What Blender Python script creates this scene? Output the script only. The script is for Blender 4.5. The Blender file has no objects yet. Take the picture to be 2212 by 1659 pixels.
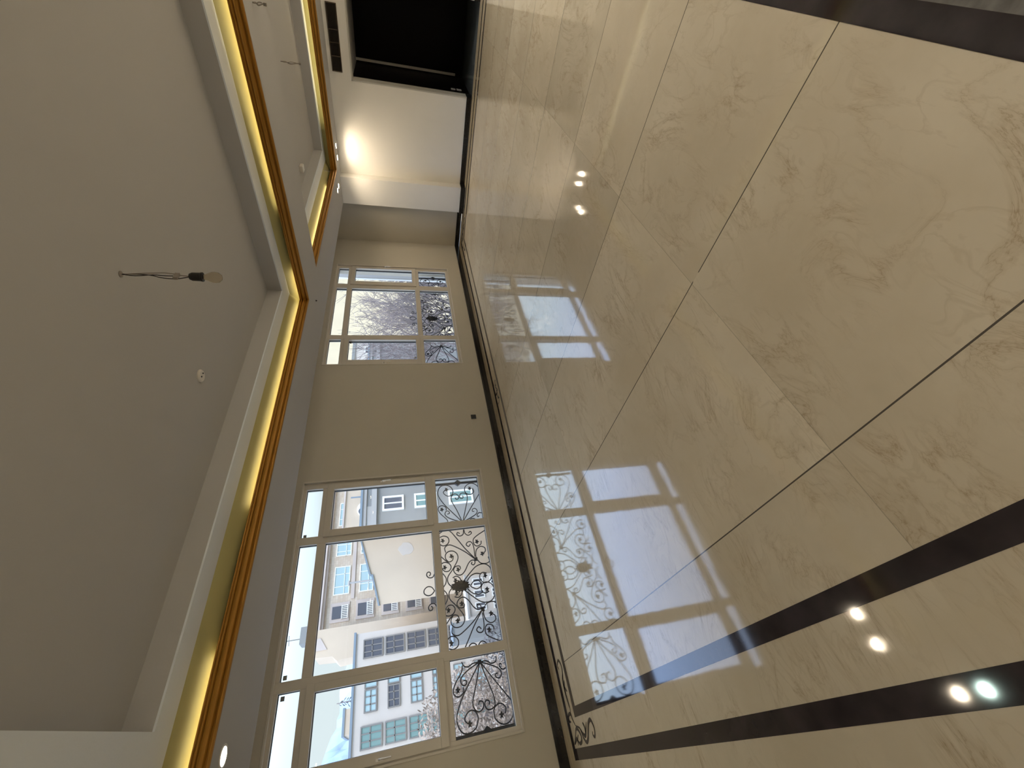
import bpy, bmesh, math, random
from mathutils import Vector, Matrix
SC = bpy.context.scene
COL = SC.collection
# ------------------------------------------------------------------ camera
cam = bpy.data.cameras.new('camera'); cam_o = bpy.data.objects.new('camera', cam); COL.objects.link(cam_o)
cam.sensor_fit = 'HORIZONTAL'; cam.sensor_width = 36.0; cam.lens = 893.149 / 2212 * 36
cam.clip_start = 0.05; cam.clip_end = 3000
RM = Matrix(((-0.19378285, 0.73068554, -0.6546349), (-0.17082691, -0.68222147, -0.7109093), (-0.96605713, -0.02593277, 0.25702357)))
cam_o.matrix_world = Matrix.Translation((0, 0, 1.5)) @ RM.to_4x4()      # the phone was held on its side: a 90 degree roll
SC.camera = cam_o
# ------------------------------------------------------------------ sky, sun, exposure
SC.view_settings.view_transform = 'Standard'; SC.view_settings.look = 'None'
SC.view_settings.gamma = 1; SC.view_settings.use_curve_mapping = False
SC.view_settings.exposure = 0.0
W = bpy.data.worlds.new('sky'); SC.world = W; W.use_nodes = True
wn = W.node_tree.nodes; wl = W.node_tree.links; wn.clear()
wo = wn.new('ShaderNodeOutputWorld'); bg = wn.new('ShaderNodeBackground'); tc = wn.new('ShaderNodeTexCoord')
sx = wn.new('ShaderNodeSeparateXYZ'); cr = wn.new('ShaderNodeValToRGB'); nz = wn.new('ShaderNodeTexNoise')
mx = wn.new('ShaderNodeMix'); mx.data_type = 'RGBA'
wl.new(tc.outputs['Generated'], sx.inputs[0]); wl.new(sx.outputs['Z'], cr.inputs[0])
cr.color_ramp.elements[0].position = 0.17; cr.color_ramp.elements[0].color = (0.275, 0.31, 0.325, 1)
cr.color_ramp.elements[1].position = 0.46; cr.color_ramp.elements[1].color = (0.74, 1.02, 1.66, 1)
e = cr.color_ramp.elements.new(0.34); e.color = (0.64, 0.82, 1.02, 1)
e = cr.color_ramp.elements.new(0.75); e.color = (0.74, 0.81, 0.95, 1)
wl.new(tc.outputs['Generated'], nz.inputs['Vector']); nz.inputs['Scale'].default_value = 2.5; nz.inputs['Detail'].default_value = 5
cl = wn.new('ShaderNodeValToRGB'); cl.color_ramp.elements[0].position = 0.45; cl.color_ramp.elements[1].position = 0.75
wl.new(nz.outputs[0], cl.inputs[0])
cm = wn.new('ShaderNodeMath'); cm.operation = 'MULTIPLY'; cm.inputs[1].default_value = 0.0; wl.new(cl.outputs[0], cm.inputs[0])
wl.new(cm.outputs[0], mx.inputs[0]); wl.new(cr.outputs[0], mx.inputs[6]); mx.inputs[7].default_value = (0.95, 0.96, 0.98, 1)
wl.new(mx.outputs[2], bg.inputs[0]); bg.inputs[1].default_value = 3.0; wl.new(bg.outputs[0], wo.inputs[0])
sd = bpy.data.lights.new('sun', 'SUN'); sd.energy = 1.1; sd.angle = math.radians(12); sd.color = (1, 0.86, 0.70)
so = bpy.data.objects.new('sun', sd); COL.objects.link(so); so.rotation_euler = (math.radians(48), 0, math.radians(-25))
# ------------------------------------------------------------------ materials
def mat(name, col, rough=0.6, metal=0.0, spec=0.5, emit=None, es=1.0, noise=0.0, nscale=4.0, bump=0.0, bscale=60.0, coat=0.0):
    m = bpy.data.materials.new(name); m.use_nodes = True; n = m.node_tree.nodes; l = m.node_tree.links
    b = n['Principled BSDF']; b.inputs['Base Color'].default_value = (*col, 1); b.inputs['Roughness'].default_value = rough
    b.inputs['Metallic'].default_value = metal; b.inputs['Specular IOR Level'].default_value = spec; b.inputs['Coat Weight'].default_value = coat
    if emit: b.inputs['Emission Color'].default_value = (*emit, 1); b.inputs['Emission Strength'].default_value = es
    g = n.new('ShaderNodeNewGeometry')
    if noise:
        t = n.new('ShaderNodeTexNoise'); t.inputs['Scale'].default_value = nscale; t.inputs['Detail'].default_value = 6
        l.new(g.outputs['Position'], t.inputs['Vector']); r = n.new('ShaderNodeMapRange'); l.new(t.outputs[0], r.inputs[0])
        r.inputs[1].default_value = 0.3; r.inputs[2].default_value = 0.7; r.inputs[3].default_value = 1 - noise; r.inputs[4].default_value = 1 + noise
        x = n.new('ShaderNodeMix'); x.data_type = 'RGBA'; x.blend_type = 'MULTIPLY'; x.inputs[0].default_value = 1
        x.inputs[6].default_value = (*col, 1); l.new(r.outputs[0], x.inputs[7]); l.new(x.outputs[2], b.inputs['Base Color'])
    if bump:
        t = n.new('ShaderNodeTexNoise'); t.inputs['Scale'].default_value = bscale; t.inputs['Detail'].default_value = 3
        l.new(g.outputs['Position'], t.inputs['Vector']); bp = n.new('ShaderNodeBump'); bp.inputs['Strength'].default_value = bump
        bp.inputs['Distance'].default_value = 0.01; l.new(t.outputs[0], bp.inputs['Height']); l.new(bp.outputs[0], b.inputs['Normal'])
    return m
M = {}
M['wall'] = mat('cream wall paint', (0.59, 0.545, 0.455), 0.75, noise=0.02, nscale=1.5, bump=0.05, bscale=90)
M['white_wall'] = mat('brightened off white wall paint', (0.86, 0.83, 0.77), 0.7, noise=0.02, nscale=1.5, bump=0.05, bscale=90)  # brightness of the right wall is partly put into this lighter paint
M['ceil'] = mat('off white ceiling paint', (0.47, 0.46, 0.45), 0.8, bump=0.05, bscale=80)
M['ledge'] = mat('white ledge paint with daylight tint', (0.80, 0.85, 0.91), 0.6, bump=0.05, bscale=80)  # bluish daylight on the ledge is put into this paint colour
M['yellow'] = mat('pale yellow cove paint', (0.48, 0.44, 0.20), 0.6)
M['gold'] = mat('gold painted moulding', (0.40, 0.19, 0.028), 0.34, metal=0.45, noise=0.05, nscale=9)
M['pvc'] = mat('cream plastic window profile', (0.67, 0.62, 0.54), 0.35)
M['seal'] = mat('black rubber seal', (0.02, 0.02, 0.02), 0.6)
M['chrome'] = mat('pale metal handle', (0.8, 0.78, 0.74), 0.3, metal=0.6)
M['iron'] = mat('black wrought iron', (0.012, 0.013, 0.02), 0.6, spec=0.3)
M['iron_matt'] = mat('matt black cast iron', (0.008, 0.008, 0.012), 0.9, spec=0.05)
M['black_stone'] = mat('black polished granite', (0.012, 0.011, 0.011), 0.12, noise=0.5, nscale=30)
M['inlay'] = mat('dark marble inlay', (0.035, 0.026, 0.026), 0.06, noise=0.35, nscale=7)
M['dark_wood'] = mat('black lacquered panel', (0.004, 0.003, 0.003), 0.35, spec=0.12)
M['grey_floor'] = mat('grey blue stone floor', (0.13, 0.15, 0.16), 0.25, noise=0.2, nscale=8)
M['grey_stone'] = mat('grey brown stone floor', (0.16, 0.145, 0.125), 0.12, noise=0.25, nscale=25)
M['pale'] = mat('pale grey trim', (0.55, 0.53, 0.48), 0.5)
M['vent'] = mat('dark bronze grille', (0.10, 0.073, 0.05), 0.5, metal=0.2)
M['plastic_black'] = mat('black plastic', (0.01, 0.01, 0.01), 0.35)
M['wire'] = mat('black cable', (0.015, 0.01, 0.01), 0.5)
M['wire_white'] = mat('grey cable', (0.25, 0.22, 0.19), 0.5)
M['white_plastic'] = mat('white plastic', (0.72, 0.68, 0.62), 0.4)
M['led'] = mat('warm led tape', (1, 1, 1), 0.5, emit=(1.0, 0.86, 0.55), es=10.0)
M['led_off'] = mat('unlit led tape', (0.6, 0.55, 0.4), 0.5)
M['lamp_warm'] = mat('lit warm downlight lens', (1, 1, 1), 0.5, emit=(1.0, 0.86, 0.62), es=40.0)
M['lamp_cool'] = mat('lit greenish downlight lens', (1, 1, 1), 0.5, emit=(0.72, 1.0, 0.86), es=40.0)
# outdoors
M['grey_render'] = mat('grey cement render', (0.27, 0.27, 0.26), 0.9, noise=0.08, nscale=0.6)
M['beige_render'] = mat('beige plaster', (0.62, 0.515, 0.40), 0.9, noise=0.07, nscale=0.5)
M['cream_render'] = mat('cream plaster', (0.74, 0.63, 0.44), 0.9, noise=0.05, nscale=0.5)
M['white_render'] = mat('off white plaster', (0.60, 0.55, 0.50), 0.9, noise=0.05, nscale=0.5)
M['light_grey'] = mat('light grey render', (0.43, 0.42, 0.41), 0.9, noise=0.05, nscale=0.5)
M['mid_grey'] = mat('mid grey panel', (0.25, 0.26, 0.26), 0.8)
M['roof_metal'] = mat('blue grey roof edge', (0.22, 0.28, 0.34), 0.5)
M['pink_stone'] = mat('pinkish cornice stone', (0.58, 0.51, 0.47), 0.9, noise=0.1, nscale=0.8)
M['white_frame'] = mat('white window frame', (0.85, 0.86, 0.84), 0.5)
M['dark_frame'] = mat('grey brown window frame', (0.22, 0.21, 0.20), 0.5)
M['pane_dark'] = mat('dark window glass', (0.10, 0.11, 0.14), 0.1)
M['pane_blue'] = mat('pale blue window glass', (0.42, 0.58, 0.62), 0.1)
M['pane_green'] = mat('green grey window glass', (0.20, 0.33, 0.32), 0.1)
M['bark'] = mat('grey bare bark', (0.30, 0.26, 0.26), 0.9)
M['dry_leaf'] = mat('dry brown leaves', (0.34, 0.27, 0.22), 0.8, noise=0.4, nscale=3)
M['shrub_leaf'] = mat('grey brown shrub foliage', (0.15, 0.145, 0.15), 0.9, noise=0.5, nscale=3)
M['ground'] = mat('pale courtyard ground', (0.42, 0.41, 0.42), 0.9, noise=0.25, nscale=0.8)
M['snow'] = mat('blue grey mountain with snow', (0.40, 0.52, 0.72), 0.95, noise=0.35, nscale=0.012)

def stone_wall():
    m = mat('pale stone cladding', (0.74, 0.66, 0.58), 0.9); n = m.node_tree.nodes; l = m.node_tree.links; b = n['Principled BSDF']
    g = n.new('ShaderNodeNewGeometry'); s = n.new('ShaderNodeSeparateXYZ'); c = n.new('ShaderNodeCombineXYZ')
    l.new(g.outputs['Position'], s.inputs[0]); l.new(s.outputs['X'], c.inputs['X']); l.new(s.outputs['Z'], c.inputs['Y'])
    br = n.new('ShaderNodeTexBrick'); l.new(c.outputs[0], br.inputs['Vector']); br.inputs['Scale'].default_value = 1.6
    br.inputs['Color1'].default_value = (0.64, 0.56, 0.46, 1); br.inputs['Color2'].default_value = (0.56, 0.46, 0.36, 1)
    br.inputs['Mortar'].default_value = (0.48, 0.41, 0.34, 1); br.inputs['Mortar Size'].default_value = 0.012
    l.new(br.outputs[0], b.inputs['Base Color']); return m
M['stone'] = stone_wall()

def glass():
    m = bpy.data.materials.new('window glass'); m.use_nodes = True; n = m.node_tree.nodes; l = m.node_tree.links; n.clear()
    o = n.new('ShaderNodeOutputMaterial'); t = n.new('ShaderNodeBsdfTransparent'); t.inputs[0].default_value = (0.97, 0.985, 0.98, 1)
    g = n.new('ShaderNodeBsdfGlossy'); g.inputs['Roughness'].default_value = 0.02
    f = n.new('ShaderNodeLayerWeight'); f.inputs[0].default_value = 0.5; pw = n.new('ShaderNodeMath'); pw.operation = 'POWER'; pw.inputs[1].default_value = 4.0; l.new(f.outputs['Facing'], pw.inputs[0])
    ma = n.new('ShaderNodeMath'); ma.operation = 'MULTIPLY_ADD'; ma.inputs[1].default_value = 0.5; ma.inputs[2].default_value = 0.03; l.new(pw.outputs[0], ma.inputs[0]); x = n.new('ShaderNodeMixShader')
    l.new(ma.outputs[0], x.inputs[0]); l.new(t.outputs[0], x.inputs[1]); l.new(g.outputs[0], x.inputs[2]); l.new(x.outputs[0], o.inputs[0]); return m
M['glass'] = glass()
def bulb_glass():
    m = bpy.data.materials.new('frosted bulb glass'); m.use_nodes = True; b = m.node_tree.nodes['Principled BSDF']
    b.inputs['Base Color'].default_value = (0.75, 0.68, 0.56, 1); b.inputs['Roughness'].default_value = 0.25; b.inputs['Transmission Weight'].default_value = 0.96; b.inputs['IOR'].default_value = 1.12; return m
M['bulb'] = bulb_glass()

def marble():
    m = bpy.data.materials.new('polished beige marble slabs'); m.use_nodes = True; n = m.node_tree.nodes; l = m.node_tree.links
    b = n['Principled BSDF']; g = n.new('ShaderNodeNewGeometry'); s = n.new('ShaderNodeSeparateXYZ'); l.new(g.outputs['Position'], s.inputs[0])
    def math_(op, a, c=None, d=None):
        q = n.new('ShaderNodeMath'); q.operation = op
        for i, v in enumerate((a, c, d)):
            if v is None: continue
            if isinstance(v, (int, float)): q.inputs[i].default_value = v
            else: l.new(v, q.inputs[i])
        return q.outputs[0]
    X, Y = s.outputs['X'], s.outputs['Y']
    u = math_('DIVIDE', math_('SUBTRACT', X, 0.578), 1.0615); v = math_('DIVIDE', math_('SUBTRACT', Y, 1.035), 2.10)
    iu, iv = math_('FLOOR', u), math_('FLOOR', v)
    fu, fv = math_('FRACT', u), math_('FRACT', v)
    du = math_('MULTIPLY', math_('MINIMUM', fu, math_('SUBTRACT', 1.0, fu)), 1.0615)
    dv = math_('MULTIPLY', math_('MINIMUM', fv, math_('SUBTRACT', 1.0, fv)), 2.10)
    inner = math_('MULTIPLY', math_('GREATER_THAN', X, 0.2), math_('MULTIPLY', math_('LESS_THAN', X, 9.1), math_('LESS_THAN', Y, 4.76)))
    jn = n.new('ShaderNodeTexNoise'); jn.inputs['Scale'].default_value = 3.4; l.new(g.outputs['Position'], jn.inputs['Vector'])
    jl = math_('MULTIPLY', math_('MULTIPLY', math_('LESS_THAN', du, 0.0029), inner), math_('GREATER_THAN', jn.outputs[0], 0.33))
    jv = math_('MULTIPLY', math_('MULTIPLY', math_('LESS_THAN', dv, 0.0016), inner), 0.35)
    joint = math_('MAXIMUM', jl, jv)
    cv = n.new('ShaderNodeCombineXYZ'); l.new(iu, cv.inputs[0]); l.new(iv, cv.inputs[1])
    wn_ = n.new('ShaderNodeTexWhiteNoise'); wn_.noise_dimensions = '2D'; l.new(cv.outputs[0], wn_.inputs['Vector'])
    # large cloudy tone
    n1 = n.new('ShaderNodeTexNoise'); n1.inputs['Scale'].default_value = 1.6; n1.inputs['Detail'].default_value = 5; n1.inputs['Roughness'].default_value = 0.6
    off = n.new('ShaderNodeVectorMath'); off.operation = 'MULTIPLY_ADD'; l.new(wn_.outputs['Color'], off.inputs[0]); off.inputs[1].default_value = (7, 7, 7); l.new(g.outputs['Position'], off.inputs[2])
    l.new(off.outputs[0], n1.inputs['Vector'])
    r1 = n.new('ShaderNodeValToRGB'); l.new(n1.outputs[0], r1.inputs[0]); r1.color_ramp.elements[0].position = 0.3; r1.color_ramp.elements[1].position = 0.72
    r1.color_ramp.elements[0].color = (0.58, 0.475, 0.32, 1); r1.color_ramp.elements[1].color = (0.70, 0.59, 0.415, 1)
    # veins : thin ridges of stretched noise, different run in each slab
    mp = n.new('ShaderNodeMapping'); l.new(off.outputs[0], mp.inputs[0]); mp.inputs['Rotation'].default_value = (0, 0, math.radians(52)); mp.inputs['Scale'].default_value = (0.7, 1.7, 1)
    n2 = n.new('ShaderNodeTexNoise'); n2.inputs['Scale'].default_value = 2.1; n2.inputs['Detail'].default_value = 7; n2.inputs['Roughness'].default_value = 0.62; n2.inputs['Distortion'].default_value = 1.1
    l.new(mp.outputs[0], n2.inputs['Vector'])
    rd = math_('ABSOLUTE', math_('SUBTRACT', n2.outputs[0], 0.5)); vr = n.new('ShaderNodeMapRange'); l.new(rd, vr.inputs[0])
    vr.inputs[1].default_value = 0.0; vr.inputs[2].default_value = 0.011; vr.inputs[3].default_value = 1.0; vr.inputs[4].default_value = 0.0
    n3 = n.new('ShaderNodeTexNoise'); n3.inputs['Scale'].default_value = 3.2; n3.inputs['Detail'].default_value = 2; l.new(off.outputs[0], n3.inputs['Vector'])
    vm = n.new('ShaderNodeMapRange'); l.new(n3.outputs[0], vm.inputs[0]); vm.inputs[1].default_value = 0.40; vm.inputs[2].default_value = 0.62
    vs = n.new('ShaderNodeMapRange'); l.new(rd, vs.inputs[0]); vs.inputs[1].default_value = 0.0; vs.inputs[2].default_value = 0.05; vs.inputs[3].default_value = 0.28; vs.inputs[4].default_value = 0.0
    n4 = n.new('ShaderNodeTexNoise'); n4.inputs['Scale'].default_value = 5.5; n4.inputs['Detail'].default_value = 5; n4.inputs['Distortion'].default_value = 0.8; l.new(mp.outputs[0], n4.inputs['Vector'])
    rd2 = math_('ABSOLUTE', math_('SUBTRACT', n4.outputs[0], 0.5)); vr2 = n.new('ShaderNodeMapRange'); l.new(rd2, vr2.inputs[0]); vr2.inputs[1].default_value = 0.0; vr2.inputs[2].default_value = 0.03; vr2.inputs[3].default_value = 0.35; vr2.inputs[4].default_value = 0.0
    vein = math_('MULTIPLY', math_('ADD', math_('MAXIMUM', math_('MULTIPLY', vr.outputs[0], 0.6), vs.outputs[0]), math_('MULTIPLY', vr2.outputs[0], 0.6)), vm.outputs[0])
    x1 = n.new('ShaderNodeMix'); x1.data_type = 'RGBA'; l.new(vein, x1.inputs[0]); l.new(r1.outputs[0], x1.inputs[6]); x1.inputs[7].default_value = (0.36, 0.25, 0.14, 1)
    # dark pits
    vo = n.new('ShaderNodeTexVoronoi'); vo.inputs['Scale'].default_value = 2.2; l.new(off.outputs[0], vo.inputs['Vector'])
    pit = math_('MULTIPLY', math_('LESS_THAN', vo.outputs['Distance'], 0.016), 0.8)
    x2 = n.new('ShaderNodeMix'); x2.data_type = 'RGBA'; l.new(pit, x2.inputs[0]); l.new(x1.outputs[2], x2.inputs[6]); x2.inputs[7].default_value = (0.05, 0.03, 0.02, 1)
    tl = n.new('ShaderNodeMapRange'); l.new(wn_.outputs['Value'], tl.inputs[0]); tl.inputs[3].default_value = 0.93; tl.inputs[4].default_value = 1.07
    x3 = n.new('ShaderNodeMix'); x3.data_type = 'RGBA'; x3.blend_type = 'MULTIPLY'; x3.inputs[0].default_value = 1; l.new(x2.outputs[2], x3.inputs[6]); l.new(tl.outputs[0], x3.inputs[7])
    x4 = n.new('ShaderNodeMix'); x4.data_type = 'RGBA'; l.new(joint, x4.inputs[0]); l.new(x3.outputs[2], x4.inputs[6]); x4.inputs[7].default_value = (0.10, 0.08, 0.06, 1)
    l.new(x4.outputs[2], b.inputs['Base Color'])
    b.inputs['Roughness'].default_value = 0.055; b.inputs['Specular IOR Level'].default_value = 0.5
    bn = n.new('ShaderNodeTexNoise'); bn.inputs['Scale'].default_value = 5; bn.inputs['Detail'].default_value = 4; l.new(g.outputs['Position'], bn.inputs['Vector'])
    bp = n.new('ShaderNodeBump'); bp.inputs['Strength'].default_value = 0.10; bp.inputs['Distance'].default_value = 0.004; l.new(bn.outputs[0], bp.inputs['Height']); l.new(bp.outputs[0], b.inputs['Normal'])
    return m
M['marble'] = marble()
# ------------------------------------------------------------------ helpers
def bx(bm, x0, x1, y0, y1, z0, z1):
    v = [bm.verts.new(p) for p in ((x0,y0,z0),(x1,y0,z0),(x1,y1,z0),(x0,y1,z0),(x0,y0,z1),(x1,y0,z1),(x1,y1,z1),(x0,y1,z1))]
    for f in ((0,3,2,1),(4,5,6,7),(0,1,5,4),(1,2,6,5),(2,3,7,6),(3,0,4,7)): bm.faces.new([v[i] for i in f])
def quad(bm, a, b, c, d): bm.faces.new([bm.verts.new(p) for p in (a, b, c, d)])
def obj(name, bm, m, parent=None, smooth=False, bevel=0):
    bmesh.ops.recalc_face_normals(bm, faces=bm.faces)
    me = bpy.data.meshes.new(name); bm.to_mesh(me); bm.free(); me.materials.append(M[m] if isinstance(m, str) else m)
    if smooth:
        for p in me.polygons: p.use_smooth = True
    o = bpy.data.objects.new(name, me); COL.objects.link(o)
    if parent is not None:
        o.parent = parent; o.location = -parent.location if parent.rotation_euler.z == 0 else (0, 0, 0)
        if parent.type == 'MESH': o.location = (0, 0, 0)
    if bevel:
        b = o.modifiers.new('bevel', 'BEVEL'); b.width = bevel; b.segments = 2; b.limit_method = 'ANGLE'
    return o
def box(name, dims, m, parent=None, bevel=0):
    bm = bmesh.new()
    for d in (dims if isinstance(dims[0], (tuple, list)) else [dims]): bx(bm, *d)
    return obj(name, bm, m, parent, bevel=bevel)
def tag(o, label=None, cat=None, group=None, kind=None):
    if label: o['label'] = label
    if cat: o['category'] = cat
    if group: o['group'] = group
    if kind: o['kind'] = kind
    return o
def thing(name, label, cat, loc=(0, 0, 0), group=None, kind=None):
    o = bpy.data.objects.new(name, None); COL.objects.link(o); o.location = loc; o.empty_display_size = 0.1
    return tag(o, label, cat, group, kind)
def struct(o): o['kind'] = 'structure'; return o
def catmull(P, k=5):
    P = [Vector(p) for p in P]; out = []
    for i in range(len(P) - 1):
        a = P[i-1] if i else P[0] * 2 - P[1]; b, c = P[i], P[i+1]; d = P[i+2] if i + 2 < len(P) else c * 2 - b
        for j in range(k):
            t = j / k
            out.append(0.5 * ((2*b) + (c - a)*t + (2*a - 5*b + 4*c - d)*t*t + (3*b - a - 3*c + d)*t*t*t))
    out.append(P[-1]); return out
def tube(bm, pts, rad, seg=8, cap=True):
    pts = [Vector(p) for p in pts]; rings = []; n0 = None
    for i, p in enumerate(pts):
        t = (pts[min(i+1, len(pts)-1)] - pts[max(i-1, 0)]).normalized()
        if n0 is None:
            n0 = t.orthogonal().normalized()
        else:
            n0 = (n0 - t * n0.dot(t))
            n0 = n0.normalized() if n0.length > 1e-6 else t.orthogonal().normalized()
        b = t.cross(n0); r = rad[i] if isinstance(rad, (list, tuple)) else rad
        rings.append([bm.verts.new(p + (n0 * math.cos(2*math.pi*k/seg) + b * math.sin(2*math.pi*k/seg)) * r) for k in range(seg)])
    for a, b in zip(rings, rings[1:]):
        for k in range(seg): bm.faces.new((a[k], a[(k+1) % seg], b[(k+1) % seg], b[k]))
    if cap: bm.faces.new(rings[0][::-1]); bm.faces.new(rings[-1])
def lathe(bm, prof, cx, cy, seg=24, cap=True):
    rings = [[bm.verts.new((cx + r*math.cos(2*math.pi*k/seg), cy + r*math.sin(2*math.pi*k/seg), z)) for k in range(seg)] for r, z in prof]
    for a, b in zip(rings, rings[1:]):
        for k in range(seg): bm.faces.new((a[k], a[(k+1) % seg], b[(k+1) % seg], b[k]))
    if cap: bm.faces.new(rings[0][::-1]); bm.faces.new(rings[-1])
def footprint(bm, poly, z0, z1):
    a = [bm.verts.new((x, y, z0)) for x, y in poly]; c = [bm.verts.new((x, y, z1)) for x, y in poly]; n = len(poly)
    bm.faces.new(a); bm.faces.new(c[::-1])
    for i in range(n): bm.faces.new((a[i], c[i], c[(i+1) % n], a[(i+1) % n]))
def prism(bm, poly, y0, y1, dx=0):        # polygon in X,Z pushed along Y
    a = [bm.verts.new((x, y0, z)) for x, z in poly]; b = [bm.verts.new((x + dx, y1, z)) for x, z in poly]; n = len(poly)
    bm.faces.new(a); bm.faces.new(b[::-1])
    for i in range(n): bm.faces.new((a[i], b[i], b[(i+1) % n], a[(i+1) % n]))
# ------------------------------------------------------------------ room shell
WY = 5.375                                  # window wall
BIG = (0.14, 3.24, 0.385, 2.83); SMALL = (5.50, 8.715, 0.385, 2.83)
XL, YN, XR = -4.2, -4.2, 9.76
struct(box('floor', (XL - .25, 9.76, YN - .25, WY + .02, -0.12, 0.0), 'marble'))
FL = bpy.data.objects['floor']
def wall_grid(name, xs, zs, holes, y0, y1, m, axis='y'):
    bm = bmesh.new()
    for i in range(len(xs)-1):
        for j in range(len(zs)-1):
            cx, cz = (xs[i]+xs[i+1])/2, (zs[j]+zs[j+1])/2
            if any(h[0] < cx < h[1] and h[2] < cz < h[3] for h in holes): continue
            if axis == 'y': bx(bm, xs[i], xs[i+1], y0, y1, zs[j], zs[j+1])
            else: bx(bm, y0, y1, xs[i], xs[i+1], zs[j], zs[j+1])
    bmesh.ops.remove_doubles(bm, verts=bm.verts, dist=1e-5)
    seen = {}
    for f in list(bm.faces):
        k = tuple(sorted(v.index for v in f.verts))
    bm.verts.index_update()
    for f in bm.faces: seen.setdefault(frozenset(v.index for v in f.verts), []).append(f)
    dead = [f for fs in seen.values() if len(fs) > 1 for f in fs]
    bmesh.ops.delete(bm, geom=dead, context='FACES_ONLY')
    return struct(obj(name, bm, m))
wall_grid('wall_windows', [XL-.25, .14, 3.24, 5.50, 8.715, 10.07], [0, .385, 2.83, 3.25], [BIG, SMALL], WY, WY + .25, 'wall')
# right hand wall: doorway stretch, projecting pillar, window recess
DY0, DY1, DZ = 0.66, 2.135, 2.262
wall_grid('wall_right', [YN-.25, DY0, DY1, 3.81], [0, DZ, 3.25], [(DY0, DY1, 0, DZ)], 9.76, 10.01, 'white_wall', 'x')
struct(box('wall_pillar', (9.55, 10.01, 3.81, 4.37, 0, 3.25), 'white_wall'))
struct(box('wall_recess', (9.82, 10.07, 4.37, WY, 0, 3.25), 'wall'))
struct(box('wall_left', (XL-.25, XL, YN-.25, WY, 0, 3.25), 'wall'))
struct(box('wall_back', (XL, 10.01, YN-.25, YN, 0, 3.25), 'wall'))
# baseboards
BH, BT = 0.105, 0.018
struct(box('baseboard_windows', (XL, 9.82, WY - BT, WY, 0, BH), 'black_stone'))
struct(box('baseboard_recess', (9.82 - BT, 9.82, 4.37, WY - BT, 0, BH), 'black_stone'))
struct(box('baseboard_pillar', [(9.55 - BT, 9.55, 3.81 - BT, 4.37 + BT, 0, BH), (9.55, 9.76, 3.81 - BT, 3.81, 0, BH), (9.55, 9.82 - BT, 4.37, 4.37 + BT, 0, BH)], 'black_stone'))
struct(box('baseboard_right', [(9.76 - BT, 9.76, DY1 - .0, 3.81 - BT, 0, BH), (9.76 - BT, 10.01, DY1 - BT, DY1, 0, BH), (9.76 - BT, 9.76, YN, DY0, 0, BH), (9.76 - BT, 10.01, DY0, DY0 + BT, 0, BH)], 'black_stone'))
# dark marble bands let into the floor (1 mm proud)
E_ = 0.001
def band(x0, x1, y0, y1, m='inlay'): box('inlay_band', (x0, x1, y0, y1, 0.0, E_), m, FL)
band(0.14, 0.22, -0.11, 4.835); band(0.22, 9.17, 4.757, 4.835); band(9.09, 9.17, -0.11, 4.757); band(0.22, 9.09, -0.11, -0.032)
band(-0.16, -0.077, -0.42, 5.13); band(-0.077, 9.47, 5.05, 5.13); band(9.39, 9.47, -0.42, 5.05); band(-0.077, 9.39, -0.42, -0.34)
box('border_slab', (0.22, 9.09, -0.34, -0.11, 0.0, E_ * .6), 'grey_stone', FL)
# black scrollwork corner and middle pieces between the bands
MOT = [[(0.082,4.873),(0.058,4.769),(0.032,4.743),(-0.012,4.72),(-0.05,4.659),(-0.027,4.594),(0.026,4.538),(0.072,4.482),(0.09,4.416),(0.064,4.38),(0.018,4.366),(-0.027,4.406),(-0.01,4.442),(0.011,4.427)],
 [(0.048,4.744),(0.014,4.71),(-0.005,4.653),(0.023,4.607),(0.084,4.535)],[(0.089,4.649),(0.055,4.616),(0.017,4.63)],
 [(-0.046,5.035),(0.005,4.954),(0.058,4.88),(0.046,4.819),(0.003,4.774),(-0.036,4.797),(-0.048,4.863),(-0.018,4.904),(0.015,4.851)],
 [(-0.048,5.029),(-0.009,4.922),(-0.061,4.922)],[(0.082,4.873),(0.128,4.92),(0.177,4.947),(0.171,5.024),(0.129,5.038),(0.12,4.987)],
 [(0.173,4.951),(0.219,4.924),(0.286,4.934),(0.357,4.963),(0.445,4.957),(0.503,4.905),(0.568,4.888),(0.624,4.951),(0.59,5.023),(0.548,4.997)],
 [(0.503,4.905),(0.436,4.943),(0.365,4.951),(0.296,4.959),(0.225,4.939)],[(0.444,4.9),(0.392,4.939),(0.35,4.886)]]
def ribbon(bm, P, w, z):
    P = catmull([(x, y, 0) for x, y in P], 5); n = len(P); L = []; R = []
    for i, p in enumerate(P):
        t = (P[min(i+1, n-1)] - P[max(i-1, 0)]).normalized(); s = Vector((-t.y, t.x, 0)); f = i / (n-1)
        ww = w * (0.35 + 1.0 * math.sin(math.pi * min(1, max(0, f))) ** .7)
        L.append(bm.verts.new((p.x + s.x*ww, p.y + s.y*ww, z))); R.append(bm.verts.new((p.x - s.x*ww, p.y - s.y*ww, z)))
    for i in range(n-1): bm.faces.new((L[i], R[i], R[i+1], L[i+1]))
def motif(fn, w=0.0115):
    bm = bmesh.new()
    for s in MOT: ribbon(bm, [fn(x, y) for x, y in s], w, 0.0012)
    obj('inlay_scrollwork', bm, 'inlay', FL)
motif(lambda x, y: (x, y))                                                   # window wall, left corner
motif(lambda x, y: (9.31 - (x - 0.0), y))                                    # window wall, right corner
bm = bmesh.new()                                                             # middle piece in the window border
for s in MOT[5:]:
    ribbon(bm, [(4.40 + (x - 0.13) * .45, y) for x, y in s], 0.0075, 0.0012)
    ribbon(bm, [(4.40 - (x - 0.13) * .45, y) for x, y in s], 0.0075, 0.0012)
ribbon(bm, [(4.40 + .035*math.cos(a/2), 4.945 + .06*math.sin(a/2)) for a in range(13)], .007, .0012)
obj('inlay_scrollwork', bm, 'inlay', FL)
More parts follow.
